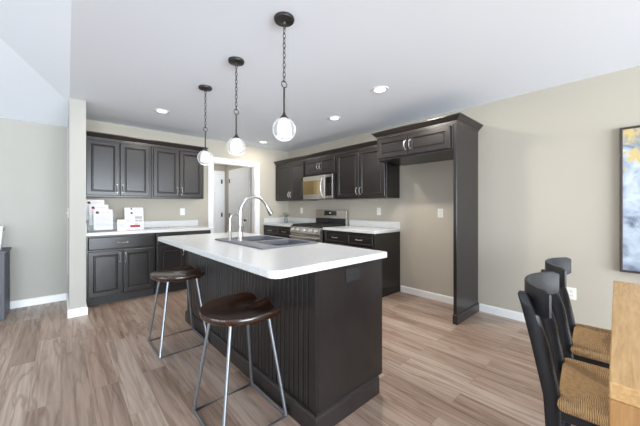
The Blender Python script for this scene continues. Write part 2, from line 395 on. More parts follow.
# window walls behind and left of the camera (windows the daylight comes through)
def winwall(name, axis, pos, a, b, thick, zt, wins):
    bm = BM(); ws = sorted(wins); u = a
    def bx(u0, u1, z0, z1):
        if u1-u0 < 1e-4: return
        if axis == 'y': box(bm, u0, u1, min(pos, pos+thick), max(pos, pos+thick), z0, z1)
        else: box(bm, min(pos, pos+thick), max(pos, pos+thick), u0, u1, z0, z1)
    for (u0, u1, z0, z1) in ws:
        bx(u, u0, 0, zt); bx(u0, u1, 0, z0); bx(u0, u1, z1, zt); u = u1
    bx(u, b, 0, zt)
    return struct(name, bm, M['wall'])
W1 = [(-3.3, -1.2, 0.15, 2.25), (-1.0, 1.1, 0.15, 2.25), (1.3, 3.4, 0.15, 2.25)]
W2 = [(-1.6, 0.5, 0.15, 2.25), (0.7, 2.8, 0.15, 2.25), (2.95, 4.2, 0.15, 2.25)]
winwall('wall_front', 'y', YF, XL-.12, XB+.12, -.12, 3.3, W1)
winwall('wall_left', 'x', XL, YF, YA+.12, -.12, 3.3, W2)
k = 0
for axis, ws in (('y', W1), ('x', W2)):
    for (u0, u1, z0, z1) in ws:
        k += 1; bm = BM(); t = .05
        def fb(a0, a1, c0, c1):
            if axis == 'y': box(bm, a0, a1, YF-.09, YF-.03, c0, c1)
            else: box(bm, XL-.09, XL-.03, a0, a1, c0, c1)
        um = (u0+u1)/2
        fb(u0, u0+t, z0, z1); fb(u1-t, u1, z0, z1); fb(u0+t, u1-t, z0, z0+t); fb(u0+t, u1-t, z1-t, z1); fb(um-t/2, um+t/2, z0+t, z1-t)
        struct('window_%d' % k, bm, M['trim'])
# kitchen flat ceiling; its left edge is where the living room vault starts
bm = BM(); EX0, EX1 = 0.074, 0.02     # edge x at the stub and at the camera
ye = 4.42
plate(bm, [(EX0, YA+.12), (XB+.12, YA+.12), (XB+.12, YF-.12), (EX1-.045, YF-.12), (EX1, 0), (EX0, ye)], [], ZC, ZC+.08)
struct('ceiling', bm, M['ceil'])
# vault: one slope rising from the living room back wall, one rising away from the kitchen edge
def poly(pts, th=0.06):
    bm = BM(); vs = [bm.verts.new(p) for p in pts]; us = [bm.verts.new((p[0], p[1], p[2]+th)) for p in pts]
    bm.faces.new(vs); bm.faces.new(us[::-1])
    for i in range(len(pts)):
        j = (i+1) % len(pts); bm.faces.new((vs[i], us[i], us[j], vs[j]))
    return bm
s1 = (2.44-2.294)/(YA-4.42)
vx, vy = -0.447, -0.875
tt = 3.3; VX, VY = EX0+vx*tt, ye+vy*tt; VZ = 2.44+(ye-VY)*s1
struct('ceiling_living_slope', poly([(EX0, YA+.02, 2.294-.02*s1), (EX0, ye, 2.44), (VX, VY, VZ), (XL-.1, VY, VZ), (XL-.1, YA+.02, 2.294-.02*s1)]), M['ceil'])
struct('ceiling_side_slope', poly([(EX0, ye, 2.44), (EX1, 0, 2.44), (EX1-.045, YF-.12, 2.44), (VX, YF-.12, VZ), (VX, VY, VZ)]), M['ceil'])
struct('ceiling_living', poly([(VX, VY, VZ), (VX, YF-.12, VZ), (XL-.1, YF-.12, VZ), (XL-.1, VY, VZ)]), M['ceil'])

# baseboards
def bb(name, path):
    prof = [(0, 0), (.014, 0), (.014, .075), (.008, .088), (0, .09)]
    return struct(name, sweep(BM(), path, prof), M['trim'])
bb('baseboard_right', [(XB-.001, 1.23), (XB-.001, YF)])
bb('baseboard_nook', [(XB-.001, 2.285), (XB-.001, 1.285)])
bb('baseboard_back', [(XL, YA-.001), (0.058, YA-.001)])
bb('baseboard_stub', [(0.071, YA-.02), (0.071, 4.214), (0.216, 4.214), (0.216, 4.44)])
bb('baseboard_door', [(DX1+.09, YA-.001), (3.05, YA-.001)])

# doorway casing and jamb
bm = BM()
c = .085
for x0, x1, z0, z1 in ((DX0-c, DX0, 0, DZ+c), (DX1, DX1+c, 0, DZ+c), (DX0, DX1, DZ, DZ+c)):
    box(bm, x0, x1, YA-.018, YA-.001, z0, z1, .004)
box(bm, DX0+.0005, DX0+.018, YA-.001, YA+.13, 0, DZ); box(bm, DX1-.018, DX1-.0005, YA-.001, YA+.13, 0, DZ); box(bm, DX0+.0005, DX1-.0005, YA-.001, YA+.13, DZ-.018, DZ-.0005)
struct('trim_1', bm, M['trim'])

# six panel hall doors (structure) with hinges
def hall_door(name, w, loc, rotz, hinge_side):
    e = bpy.data.objects.new(name, None); COL.objects.link(e); e.location = loc; e.rotation_euler = (0, 0, rotz); e['kind'] = 'structure'
    bm = BM(); box(bm, -w/2, w/2, -.03, -.001, .01, 2.03)
    for xa, xb in ((-w/2+.11, -.05), (.05, w/2-.11)):
        for za, zb in ((.22, .92), (1.06, 1.62), (1.74, 1.93)):
            panel(bm, xa, xb, za, zb, -.030, [(0, 0), (0, .001), (.008, .006), (.02, .006), (.035, .001), (.05, .004)])
    obj('door_leaf', bm, M['doorwhite'], e)
    bm = BM()
    for x0, x1, z0, z1 in ((-w/2-.08, -w/2-.004, 0, 2.12), (w/2+.004, w/2+.08, 0, 2.12), (-w/2-.004, w/2+.004, 2.036, 2.12)):
        box(bm, x0, x1, -.02, -.001, z0, z1, .003)
    obj('door_casing', bm, M['trim'], e)
    for z in (.25, 1.05, 1.86):
        obj('hinge', box(BM(), hinge_side*w/2-.018, hinge_side*w/2+.018, -.042, -.031, z-.05, z+.05, .003), M['hinge'], e)
    bm = BM(); tube(bm, [(-hinge_side*(w/2-.07), -.031, .95), (-hinge_side*(w/2-.07), -.06, .95)], .012, 10)
    lathe_b = BM(); lathe(lathe_b, [(0, 0), (.02, .004), (.027, .018), (.02, .032), (0, .036)], 14); merge(bm, lathe_b, Matrix.Translation((-hinge_side*(w/2-.07), -.058, .95)) @ Matrix.Rotation(PI/2, 4, 'X'))
    obj('door_knob', bm, M['bronze'], e, True)
    return e
hall_door('door_1', .76, (2.53, HY1, 0), 0, 1)
hall_door('door_2', .91, (HX1, 6.05, 0), -PI/2, -1)

# ------------------------------------------------------------------ cabinets
def handle_mesh(L=.11, vertical=True):
    """arched pull with beaded ends, standing off the door toward -Y, centred at origin"""
    bm = BM(); pts = []; rs = []
    n = 14
    for i in range(n+1):
        u = i/n*2-1
        pts.append((0, -.026*(1-u**4)-.001, u*L/2)); rs.append(.0038+.0022*math.exp(-(u/.25)**2)+.0025*math.exp(-((abs(u)-.72)/.12)**2))
    tube(bm, pts, .004, 8, rs=rs)
    for s in (-1, 1):
        b2 = BM(); lathe(b2, [(0, 0), (.009, 0), (.009, .003), (.005, .007), (0, .007)], 12)
        merge(bm, b2, Matrix.Translation((0, 0, s*L/2)) @ Matrix.Rotation(PI/2, 4, 'X'))
    if not vertical: bm.transform(Matrix.Rotation(PI/2, 4, 'Y'))
    return bm
def face_front(name, parent, x0, x1, z0, z1, yf, handle=None, flat=False):
    """overlay door/drawer on plane y=yf; mesh origin at its own centre so the grain varies"""
    cx, cz = (x0+x1)/2, (z0+z1)/2
    fr = .055 if not flat else .028
    st = [(0, 0), (0, .015), (.005, .020), (fr-.006, .020), (fr, .016), (fr+.004, .011), (fr+.009, .011), (fr+.018, .016)]
    if flat == 'slab': st = [(0, 0), (0, .014), (.004, .017), (.010, .020)]
    bm = panel(BM(), x0-cx, x1-cx, z0-cz, z1-cz, 0, st)
    d = obj(name, bm, M['cabx'] if flat else M['cab'], parent); d.location = (cx, yf-.001, cz)
    if handle:
        hx, hz, vert = handle
        h = obj('handle', handle_mesh(.10, vert), M['nickel'], d, True); h.location = (hx-cx, -.021, hz-cz)
    return d
def wall_cabinet(label, x0, x1, z0, z1, depth, loc, rotz, group, handle_low=True, ends=(False, False), split=None, hl=None):
    t = thing('wall_cabinet', label, 'cabinet', loc, rotz, group)
    w = x1-x0
    obj('body', box(BM(), .001, w-.001, -depth, -.002, z0, z1, .002), M['cab'], t)
    m = split if split is not None else w/2
    g = .018; off = .022
    hz = (z0+.115) if handle_low else (z0+z1)/2
    face_front('door', t, off, m-g/4, z0+off, z1-off, -depth, (m-.032, hz, True))
    face_front('door', t, m+g/4, w-off, z0+off, z1-off, -depth, (m+.032, hz, True))
    return t
def base_cabinet(label, w, depth, loc, rotz, group, drawers, top=.874, doors=True, kick=.07, slab=False):
    t = thing('base_cabinet', label, 'cabinet', loc, rotz, group)
    obj('body', box(BM(), .001, w-.001, -depth, -.002, .11, top, .002), M['cab'], t)
    obj('toe_kick', box(BM(), .001, w-.001, -depth+kick, -.002, 0.0005, .109), M['cabdark'], t)
    off = .022
    dw = (w-2*off)
    for i in range(drawers):
        a = off+dw*i/drawers+(.004 if i else 0); b = off+dw*(i+1)/drawers-(.004 if i < drawers-1 else 0)
        face_front('drawer', t, a, b, top-.175, top-.018, -depth, ((a+b)/2, top-.097, False), flat=('slab' if slab else True))
    if doors:
        m = w/2
        face_front('door', t, off, m-.004, .125, top-.195, -depth, (m-.032, top-.29, True))
        face_front('door', t, m+.004, w-off, .125, top-.195, -depth, (m+.032, top-.29, True))
    return t
CROWN = [(0, 0), (.006, 0), (.006, .022), (.014, .028), (.022, .034), (.046, .062), (.055, .066), (.055, .078), (0, .078)]
def crown(label, path, z, k=1.0):
    bm = sweep(BM(), path, [(o*k, z+h*k) for o, h in CROWN])
    return tag(obj('crown_molding', bm, M['cabdark2']), label, 'molding')
M['cabdark2'] = plain('dark stained molding', srgb(40, 35, 34), 0.33, noise=0.08, nscale=25)

Y0 = YA
GA = 'wall cabinets on the far wall'
wall_cabinet('dark two-door wall cabinet over the leaflet holder, beside the stub wall', .22, .978, 1.365, 2.125, .33, (.22, YA, 0), 0, None)
wall_cabinet('dark two-door wall cabinet beside the doorway, over the light switch', .980, 1.735, 1.365, 2.125, .33, (.980, YA, 0), 0, None)
crown('dark crown molding along the cabinets left of the doorway', [(.222, YA-.33), (1.735, YA-.33), (1.735, YA-.004)], 2.126)
# right wall: local x runs toward the camera
RB = -PI/2
wall_cabinet('dark two-door wall cabinet in the far corner, left of the microwave', 0, .975, 1.362, 2.10, .33, (XB, YA-.004, 0), RB, None, split=.53)
wall_cabinet('short dark two-door wall cabinet directly above the microwave', 0, .80, 1.785, 2.10, .33, (XB, 4.088, 0), RB, None, handle_low=False)
wall_cabinet('tall dark two-door wall cabinet right of the microwave, over the counter', 0, .975, 1.362, 2.10, .33, (XB, 3.282, 0), RB, None)
crown('dark crown molding running above the range wall cabinets', [(XB-.33, YA-.004), (XB-.33, 2.36)], 2.101)
# refrigerator surround
fy0, fy1 = 2.262, 1.285
t = wall_cabinet('dark two-door cabinet over the empty refrigerator space', 0, fy0-fy1, 1.83, 2.115, .611, (XB, fy0, 0), RB, None, handle_low=False, split=.455)
pz = thing('end_panel', 'tall dark full-height end panel standing right of the refrigerator space', 'panel', (XB, 1.265, 0))
obj('board', box(BM(), -.611, -.002, -.018, .017, .0005, 2.115, .002), M['cab'], pz)
obj('base_trim', sweep(BM(), [(-.6115, .0175), (-.6115, -.0185), (-.017, -.0185)], [(0, .0005), (.014, .0005), (.014, .088), (.005, .100), (0, .100)]), M['cabdark2'], pz)
crown('wide dark crown molding on top of the refrigerator surround', [(XB-.34, fy0+.001), (XB-.612, fy0+.001), (XB-.612, 1.246), (XB-.004, 1.246)][::1], 2.116, 1.0)

# base cabinets, far wall
base_cabinet('dark base cabinet with one wide drawer, beside the stub wall', .745, .61, (.222, YA, 0), 0, None, 1, slab=True)
base_cabinet('dark base cabinet left of the doorway, behind the far stool', .765, .61, (.975, YA, 0), 0, None, 1, slab=True)
# base cabinets, range wall
base_cabinet('dark two-drawer base cabinet left of the range, in the corner', .975, .61, (XB, YA-.004, 0), RB, None, 2)
base_cabinet('dark two-drawer base cabinet right of the range, beside the empty refrigerator space', .975, .61, (XB, 3.275, 0), RB, None, 2)

# worktops
def rounded(x0, x1, y0, y1, r, n=5):
    pts = []
    for cx, cy, a0, rr in ((x1-r[0], y0+r[0], -PI/2, r[0]), (x1-r[1], y1-r[1], 0, r[1]), (x0+r[2], y1-r[2], PI/2, r[2]), (x0+r[3], y0+r[3], PI, r[3])):
        for i in range(n+1):
            a = a0+PI/2*i/n; pts.append((cx+rr*math.cos(a), cy+rr*math.sin(a)))
    return pts
t = thing('countertop', 'white countertop on the far wall under the brochures', 'countertop', (0, 0, 0))
obj('top', plate(BM(), [(.2165, YA-.002), (.2165, YA-.635), (1.755, YA-.635), (1.755, YA-.002)], [], .876, CT, .004), M['counter'], t)
obj('backsplash', box(BM(), .236, 1.752, YA-.021, YA-.002, CT+.0005, CT+.10, .003), M['counter'], t)
obj('side_splash', box(BM(), .2165, .235, YA-.60, YA-.002, CT+.0005, CT+.10, .003), M['counter'], t)
t = thing('countertop', 'white countertop in the corner left of the range', 'countertop', (0, 0, 0))
obj('top', plate(BM(), [(XB-.002, 4.095), (XB-.002, YA-.003), (XB-.64, YA-.003), (XB-.64, 4.095)], [], .876, CT, .004), M['counter'], t)
obj('backsplash', box(BM(), XB-.021, XB-.002, 4.095, YA-.024, CT+.0005, CT+.10, .003), M['counter'], t)
obj('side_splash', box(BM(), XB-.62, XB-.003, YA-.022, YA-.003, CT+.0005, CT+.10, .003), M['counter'], t)
t = thing('countertop', 'white countertop right of the range', 'countertop', (0, 0, 0))
obj('top', plate(BM(), [(XB-.002, 2.285), (XB-.002, 3.278), (XB-.64, 3.278), (XB-.64, 2.285)], [], .876, CT, .004), M['counter'], t)
obj('backsplash', box(BM(), XB-.021, XB-.002, 2.287, 3.276, CT+.0005, CT+.10, .003), M['counter'], t)

# ------------------------------------------------------------------ island
IX0, IX1, IY0, IY1 = 1.013, 1.600, 1.147, 3.245
isl = thing('kitchen_island', 'dark island with beadboard side and flat end panel', 'kitchen island', (IX0, IY0, 0))
w, l = IX1-IX0, IY1-IY0
bm = box(BM(), .012, w, .012, l, .105, .68)
plate(bm, [(.012, .012), (w, .012), (w, l), (.012, l)], [[(.03, .59), (w-.02, .59), (w-.02, 1.47), (.03, 1.47)]], .68, .886)
obj('body', bm, M['cab'], isl)
# beadboard on the seating side: grooved section extruded in z
bm = BM(); pts = []; yy = .03; p = .045
while yy < l-.03:
    pts += [(0, yy), (0, yy+p-.016), (.007, yy+p-.014), (.007, yy+p-.009), (0, yy+p-.007), (-.002, yy+p-.004)]; yy += p
pts = [(x, min(y, l-.02)) for x, y in pts]
lo = [bm.verts.new((x, y, .105)) for x, y in pts]; hi = [bm.verts.new((x, y, .886)) for x, y in pts]
for i in range(len(pts)-1): bm.faces.new((lo[i], lo[i+1], hi[i+1], hi[i]))
obj('beadboard_panel', bm, M['cab'], isl)
obj('corner_stile', box(BM(), -.003, .0115, -.003, .0295, .105, .886, .002), M['cab'], isl)
obj('corner_stile', box(BM(), -.003, .0115, l-.03, l, .105, .886, .002), M['cab'], isl)
obj('end_panel', box(BM(), .0120, w+.004, -.006, .0115, .105, .886, .002), M['cab'], isl)
bm = sweep(BM(), [(.012, l), (-.0035, l), (-.0035, -.0065), (w-.048, -.0065)][::1], [(0, .0005), (.014, .0005), (.014, .096), (.009, .103), (.009, .112), (0, .116)])
obj('base_molding', bm, M['cabdark2'], isl)
obj('toe_kick', box(BM(), .013, w-.048, .0125, l-.01, .0005, .104), M['cabdark'], isl)
# cabinet doors on the range side
e = bpy.data.objects.new('range_side', None)
for k in range(4):
    a = .03+k*(l-.06)/4
    bmd = panel(BM(), -(l-.06)/8+.004, (l-.06)/8-.004, -.36, .36, 0, [(0, 0), (0, .017), (.003, .02), (.051, .02), (.055, .017), (.061, .010), (.067, .010), (.085, .016)])
    d = obj('door', bmd, M['cab'], isl); d.rotation_euler = (0, 0, PI/2); d.location = (w+.0005, a+(l-.06)/8, .49)
    hh = obj('handle', handle_mesh(.10, True), M['nickel'], d, True); hh.location = ((-1 if k % 2 else 1)*((l-.06)/8-.036), -.021, .24)
bpy.data.objects.remove(e)

SX0, SX1, SY0, SY1 = 1.045, 1.580, 1.75, 2.60
CX0, CX1, CY0, CY1 = .722, 1.628, 1.110, 3.265
hole = rounded(SX0+.03, SX1-.03, SY0+.03, SY1-.03, (.03,)*4, 3)
bm = plate(BM(), rounded(CX0, CX1, CY0, CY1, (.02, .03, .05, .055), 4), [hole], .887, .926, .005)
tag(obj('island_countertop', bm, M['counter']), 'white rectangular countertop with clipped corners on the dark island', 'countertop')
# island body must leave room for the bowls: shallow composite sink
sk = thing('kitchen_sink', 'dark grey double-bowl drop-in sink in the island', 'sink', (SX0, SY0, .926))
sw, sl = SX1-SX0, SY1-SY0
b1 = rounded(.15, sw-.035, .035, .375, (.04,)*4, 4); b2_ = rounded(.15, sw-.035, .410, sl-.035, (.04,)*4, 4)
obj('rim', plate(BM(), rounded(0, sw, 0, sl, (.02,)*4, 3), [b1, b2_], .0005, .011, .003), M['sink'], sk, True)
def bowl(loop, depth):
    bm = BM(); cx = sum(p[0] for p in loop)/len(loop); cy = sum(p[1] for p in loop)/len(loop); rings = []
    for s, z in ((1.0, .002), (.985, -depth*.55), (.96, -depth*.9), (.88, -depth), (.12, -depth-.004)):
        rings.append([bm.verts.new((cx+(x-cx)*s, cy+(y-cy)*s, z)) for x, y in loop])
    n = len(loop)
    for A, B in zip(rings, rings[1:]):
        for k in range(n): bm.faces.new((A[k], A[(k+1) % n], B[(k+1) % n], B[k]))
    bm.faces.new(rings[-1]); return bm, cx, cy
for lp in (b1, b2_):
    bm, cx, cy = bowl(lp, .2); o = obj('bowl', bm, M['sink'], sk, True)
    d = BM(); lathe(d, [(0, -.2), (.03, -.2), (.04, -.197), (.042, -.2)], 20, (cx, cy, 0)); obj('drain', d, M['nickel'], o, True)

# main faucet
fz = .9375
fc = thing('kitchen_faucet', 'tall gooseneck pull-down faucet in brushed nickel behind the sink', 'faucet', (1.160, 2.31, fz))
obj('base', lathe(BM(), [(0, 0), (.028, 0), (.028, .006), (.022, .014), (.019, .06), (.017, .115), (.0185, .12), (.0185, .13), (.013, .135), (0, .135)], 20), M['nickel'], fc, True)
pts = [(0, 0, .13), (0, 0, .2), (0, 0, .245)]
R_ = .138
for i in range(1, 13):
    a = PI-(PI*.86)*i/12; pts.append((R_+R_*math.cos(a), 0, .245+R_*math.sin(a)))
obj('spout', tube(BM(), pts, .0132, 12), M['nickel'], fc, True)
e0 = Vector(pts[-1]); dr = (Vector(pts[-1])-Vector(pts[-2])).normalized()
obj('spray_head', tube(BM(), [e0-dr*.005, e0+dr*.01, e0+dr*.03, e0+dr*.085, e0+dr*.1], .012, 14, rs=[.0135, .016, .017, .024, .022]), M['nickel'], fc, True)
bm = BM(); tube(bm, [(0, -.015, .085), (0, -.035, .088), (.0, -.05, .10), (.0, -.062, .15)], .006, 10, rs=[.010, .009, .006, .0045]); obj('lever', bm, M['nickel'], fc, True)
# small filtered water faucet
sf = thing('water_faucet', 'small curved drinking-water faucet beside the tall gooseneck faucet', 'faucet', (1.108, 2.405, fz))
obj('base', lathe(BM(), [(0, 0), (.02, 0), (.02, .005), (.014, .012), (.0125, .075), (.010, .08), (0, .08)], 16), M['nickel'], sf, True)
pts = [(0, 0, .075), (0, 0, .15)]
for i in range(1, 9):
    a = PI-PI*i/8*.9; pts.append((.05+.05*math.cos(a), 0, .178+.05*math.sin(a)))
obj('spout', tube(BM(), pts, .007, 10), M['nickel'], sf, True)
obj('lever', tube(BM(), [(0, .012, .05), (0, .03, .055), (0, .04, .075)], .004, 8), M['nickel'], sf, True)

# ------------------------------------------------------------------ range
rg = thing('gas_range', 'stainless steel gas range with five knobs and a black display', 'range', (XB-.03, 4.078, 0), RB)
RW = .79; RD = .615
obj('body', box(BM(), .002, RW-.002, -RD, -.001, .02, .900, .003), M['steel'], rg)
obj('cooktop', box(BM(), .003, RW-.003, -RD-.02, -.065, .9005, .918, .004), M['blackenamel'], rg)
for gx in (.02, .275, .53):
    bm = BM()
    for i in range(4): box(bm, gx+.01+i*.07, gx+.022+i*.07, -RD+.0, -.09, .930, .942)
    for yy in (-RD, -RD/2-.05, -.10): box(bm, gx+.01, gx+.232, yy, yy+.012, .9185, .9425)
    obj('grate', bm, M['iron'], rg)
# control panel, slightly tilted
bm = BM(); vs = [(0, -RD-.001, .80), (0, -RD-.045, .80), (0, -RD-.030, .899), (0, -RD-.001, .899)]
A = [bm.verts.new((.004, y, z)) for _, y, z in vs]; B = [bm.verts.new((RW-.004, y, z)) for _, y, z in vs]
for k in range(4): bm.faces.new((A[k], A[(k+1) % 4], B[(k+1) % 4], B[k]))
bm.faces.new(A); bm.faces.new(B[::-1]); cp = obj('control_panel', bm, M['steel'], rg)
for kx in (.09, .225, .395, .565, .70):
    b2 = BM(); lathe(b2, [(0, 0), (.030, 0), (.030, .006), (.023, .010), (.021, .034), (.017, .038), (0, .038)], 20)
    bm = BM(); merge(bm, b2, Matrix.Translation((kx, -RD-.0395, .848)) @ Matrix.Rotation(PI/2-.15, 4, 'X'))
    box(bm, kx-.003, kx+.003, -RD-.083, -RD-.07, .83, .868)
    obj('knob', bm, M['nickel'], cp, True)
od = obj('oven_door', box(BM(), .004, RW-.004, -RD-.035, -RD-.001, .20, .785, .006), M['steel'], rg)
obj('oven_window', box(BM(), .12, RW-.12, -RD-.0375, -RD-.0355, .33, .64, .001), M['blackglass'], od)
bm = tube(BM(), [(.05, -RD-.085, .735), (RW-.05, -RD-.085, .735)], .012, 12)
for kx in (.08, RW-.08): box(bm, kx-.012, kx+.012, -RD-.085, -RD-.0355, .725, .745, .002)
obj('oven_handle', bm, M['nickel'], od, True)
obj('storage_drawer', box(BM(), .004, RW-.004, -RD-.035, -RD-.001, .045, .19, .006), M['steel'], rg)
# backguard
bg = obj('backguard', box(BM(), .004, RW-.004, -.06, -.001, .9005, 1.185, .006), M['steel'], rg)
obj('vent_trim', box(BM(), .02, RW-.02, -.068, -.061, .925, 1.035, .003), M['blackenamel'], bg)
dp = obj('display', box(BM(), .25, .56, -.064, -.0605, 1.085, 1.165, .001), M['blackglass'], bg)
obj('clock_digits', box(BM(), .385, .425, -.0652, -.0645, 1.122, 1.134), M['display'], dp)
obj('end_cap', box(BM(), RW-.014, RW-.003, -.066, -.0605, .905, 1.18, .002), M['blackenamel'], bg)

# microwave
mw = thing('microwave', 'stainless over-the-range microwave with curved vertical handle', 'microwave', (XB, 4.075, 0), RB)
MW, MD = .775, .375
MZ0, MZ1 = 1.372, 1.782
obj('body', box(BM(), .002, MW-.002, -MD, -.003, MZ0, MZ1, .003), M['blackenamel'], mw)
dr_ = obj('door', box(BM(), .002, .585, -MD-.025, -MD-.001, MZ0+.002, MZ1-.002, .005), M['steel'], mw)
obj('door_window', box(BM(), .0025, .47, -MD-.027, -MD-.0255, MZ0+.085, MZ1-.085, .0005), M['mirrorglass'], dr_)
bm = BM(); pts = [(.528, -MD-.026-.045*math.sin(PI*i/12)**.6 if 0 < i < 12 else -MD-.026, MZ0+.045+(MZ1-MZ0-.09)*i/12) for i in range(13)]
tube(bm, pts, .011, 10); obj('handle', bm, M['nickel'], dr_, True)
pn = obj('control_panel', box(BM(), .588, MW-.002, -MD-.025, -MD-.001, MZ0+.002, MZ1-.002, .004), M['steel'], mw)
obj('keypad', box(BM(), .600, MW-.035, -MD-.0275, -MD-.0255, MZ0+.05, MZ1-.05, .001), M['blackglass'], pn)
bm = BM()
for i in range(6):
    for j in range(3): box(bm, .615+j*.04, .640+j*.04, -MD-.0285, -MD-.0278, MZ0+.075+i*.032, MZ0+.09+i*.032)
obj('buttons', bm, M['outletdark'], pn)

# ------------------------------------------------------------------ outlets and switches
def wall_plate(kind, label, loc, rotz, mat='plastic', w=.072, h=.115, group=None, horiz=False):
    if horiz: w, h = .125, .078
    t = thing(kind, label, 'outlet' if kind == 'wall_outlet' else 'light switch', loc, rotz, group)
    obj('cover_plate', box(BM(), -w/2, w/2, -.007, -.001, -h/2, h/2, .002), M[mat], t)
    if kind == 'wall_outlet':
        for s in (-1, 1):
            b = BM(); x_, z_ = (s*.024, 0) if horiz else (0, s*.021)
            box(b, x_-.015, x_+.015, -.009, -.0072, z_-.015, z_+.015, .0006)
            o = obj('socket', b, M[mat], t)
            b = BM()
            for q in (-.006, .006): box(b, x_+q-.0012, x_+q+.0012, -.0096, -.0091, z_-.004, z_+.007)
            obj('slot', b, M['slotdark'], o)
    else:
        obj('toggle', box(BM(), -.006, .006, -.016, -.0072, -.012, .012, .002), M[mat], t)
    return t
wall_plate('wall_outlet', 'white wall outlet inside the empty refrigerator space', (XB, 1.702, 1.15), RB)
wall_plate('wall_outlet', 'white wall outlet over the counter right of the range', (XB, 2.677, 1.165), RB)
wall_plate('wall_outlet', 'white wall outlet between the small potted plant and the range', (XB, 4.607, 1.165), RB)
wall_plate('wall_outlet', 'white wall outlet low behind the dining chairs', (XB, .41, .388), RB)
wall_plate('light_switch', 'white light switch under the wall cabinets left of the doorway', (1.504, YA, 1.155), 0)
wall_plate('light_switch', 'white light switch seen edge-on on the stub wall', (.0715, 4.56, 1.158), -PI/2)
wall_plate('wall_outlet', 'dark outlet high on the island end panel', (1.305, IY0-.006, .822), 0, 'outletdark', horiz=True)

# ------------------------------------------------------------------ pendants
def chain(bm, z0, z1):
    n = max(2, round((z1-z0)/.030)); st = (z1-z0)/n
    for i in range(n):
        zc = z0+(i+.5)*st; pts = []
        for k in range(10):
            a = 2*PI*k/10; u = math.cos(a)*.0085; v = math.sin(a)*(st*.62)
            pts.append((u, 0, zc+v) if i % 2 else (0, u, zc+v))
        tube(bm, pts, .0027, 6, closed=True)
def pendant(label, x, y):
    t = thing('pendant_light', label, 'pendant light', (x, y, 0), 0, None)
    obj('canopy', lathe(BM(), [(0, 2.4395), (.064, 2.4395), (.066, 2.433), (.062, 2.421), (.030, 2.416), (.012, 2.410), (.006, 2.398), (0, 2.398)], 28), M['bronze'], t, True)
    bm = BM(); chain(bm, 2.030, 2.404); obj('chain', bm, M['bronze'], t, True)
    obj('ring', tube(BM(), [(.0205*math.cos(2*PI*k/20), 0, 2.014+.0205*math.sin(2*PI*k/20)) for k in range(20)], .0036, 6, closed=True), M['bronze'], t, True)
    obj('stem', tube(BM(), [(0, 0, 1.996), (0, 0, 1.82)], .0065, 10), M['bronze'], t, True)
    obj('socket_cap', lathe(BM(), [(0, 1.832), (.008, 1.832), (.010, 1.822), (.016, 1.812), (.028, 1.800), (.030, 1.793), (0, 1.793)], 24), M['bronze'], t, True)
    prof = [(.029, 1.794)]
    for i in range(1, 19):
        a = PI/2-.40-(PI-.40)*i/18; prof.append((max(0, .0755*math.cos(a)), 1.724+.0755*math.sin(a)))
    prof[-1] = (0, 1.724-.0755)
    obj('glass_globe', lathe(BM(), prof, 32), M['glass'], t, True)
    obj('inner_shade', lathe(BM(), [(.022, 1.788), (.036, 1.775), (.045, 1.750), (.047, 1.720), (.046, 1.690), (.045, 1.684), (.043, 1.690), (.044, 1.720), (.042, 1.750), (.033, 1.773), (.022, 1.784)], 24), M['haze'], t, True)
    obj('bulb', lathe(BM(), [(0, 1.785), (.012, 1.783), (.013, 1.765), (.022, 1.742), (.024, 1.725), (.018, 1.707), (0, 1.700)], 18), M['bulb'], t, True)
    l = bpy.data.lights.new('pendant_bulb', 'POINT'); l.energy = 8; l.color = (1, .98, .95); l.shadow_soft_size = .028
    o = bpy.data.objects.new('pendant_bulb', l); COL.objects.link(o); o.parent = t; o.location = (0, 0, 1.728)
    return t
pendant('glass globe pendant nearest the camera, largest of the three', 1.064, 1.513)
pendant('glass globe pendant in the middle of the three over the island', 1.075, 2.213)
pendant('glass globe pendant farthest away, hanging before the doorway', 1.083, 2.916)

# recessed downlights
for (x, y), lb in zip([(2.437, 1.761), (2.753, 2.735), (2.779, 4.62), (.945, 4.0)],
        ['lit recessed ceiling light nearest the refrigerator surround', 'lit recessed ceiling light above the range aisle, right of nearest pendant',
         'lit recessed ceiling light in the far corner above the doorway side', 'lit recessed ceiling light over the far cabinets, left of the pendants']):
    t = thing('recessed_light', lb, 'ceiling light', (x, y, ZC), 0, None)
    obj('trim_ring', lathe(BM(), [(.060, -.0008), (.088, -.0008), (.086, -.006), (.064, -.008), (.058, -.004)], 28), M['trim'], t, True)
    obj('lens', lathe(BM(), [(0, -.0035), (.057, -.0035), (.057, -.0015), (0, -.0015)], 28), M['led'], t, True)
    l = bpy.data.lights.new('downlight', 'AREA'); l.shape = 'DISK'; l.size = .12; l.energy = {1.761: 20, 2.735: 11, 4.62: 6, 4.0: 11}[y]; l.color = (1, .91, .80)
    o = bpy.data.objects.new('downlight', l); COL.objects.link(o); o.parent = t; o.location = (0, 0, -.02)

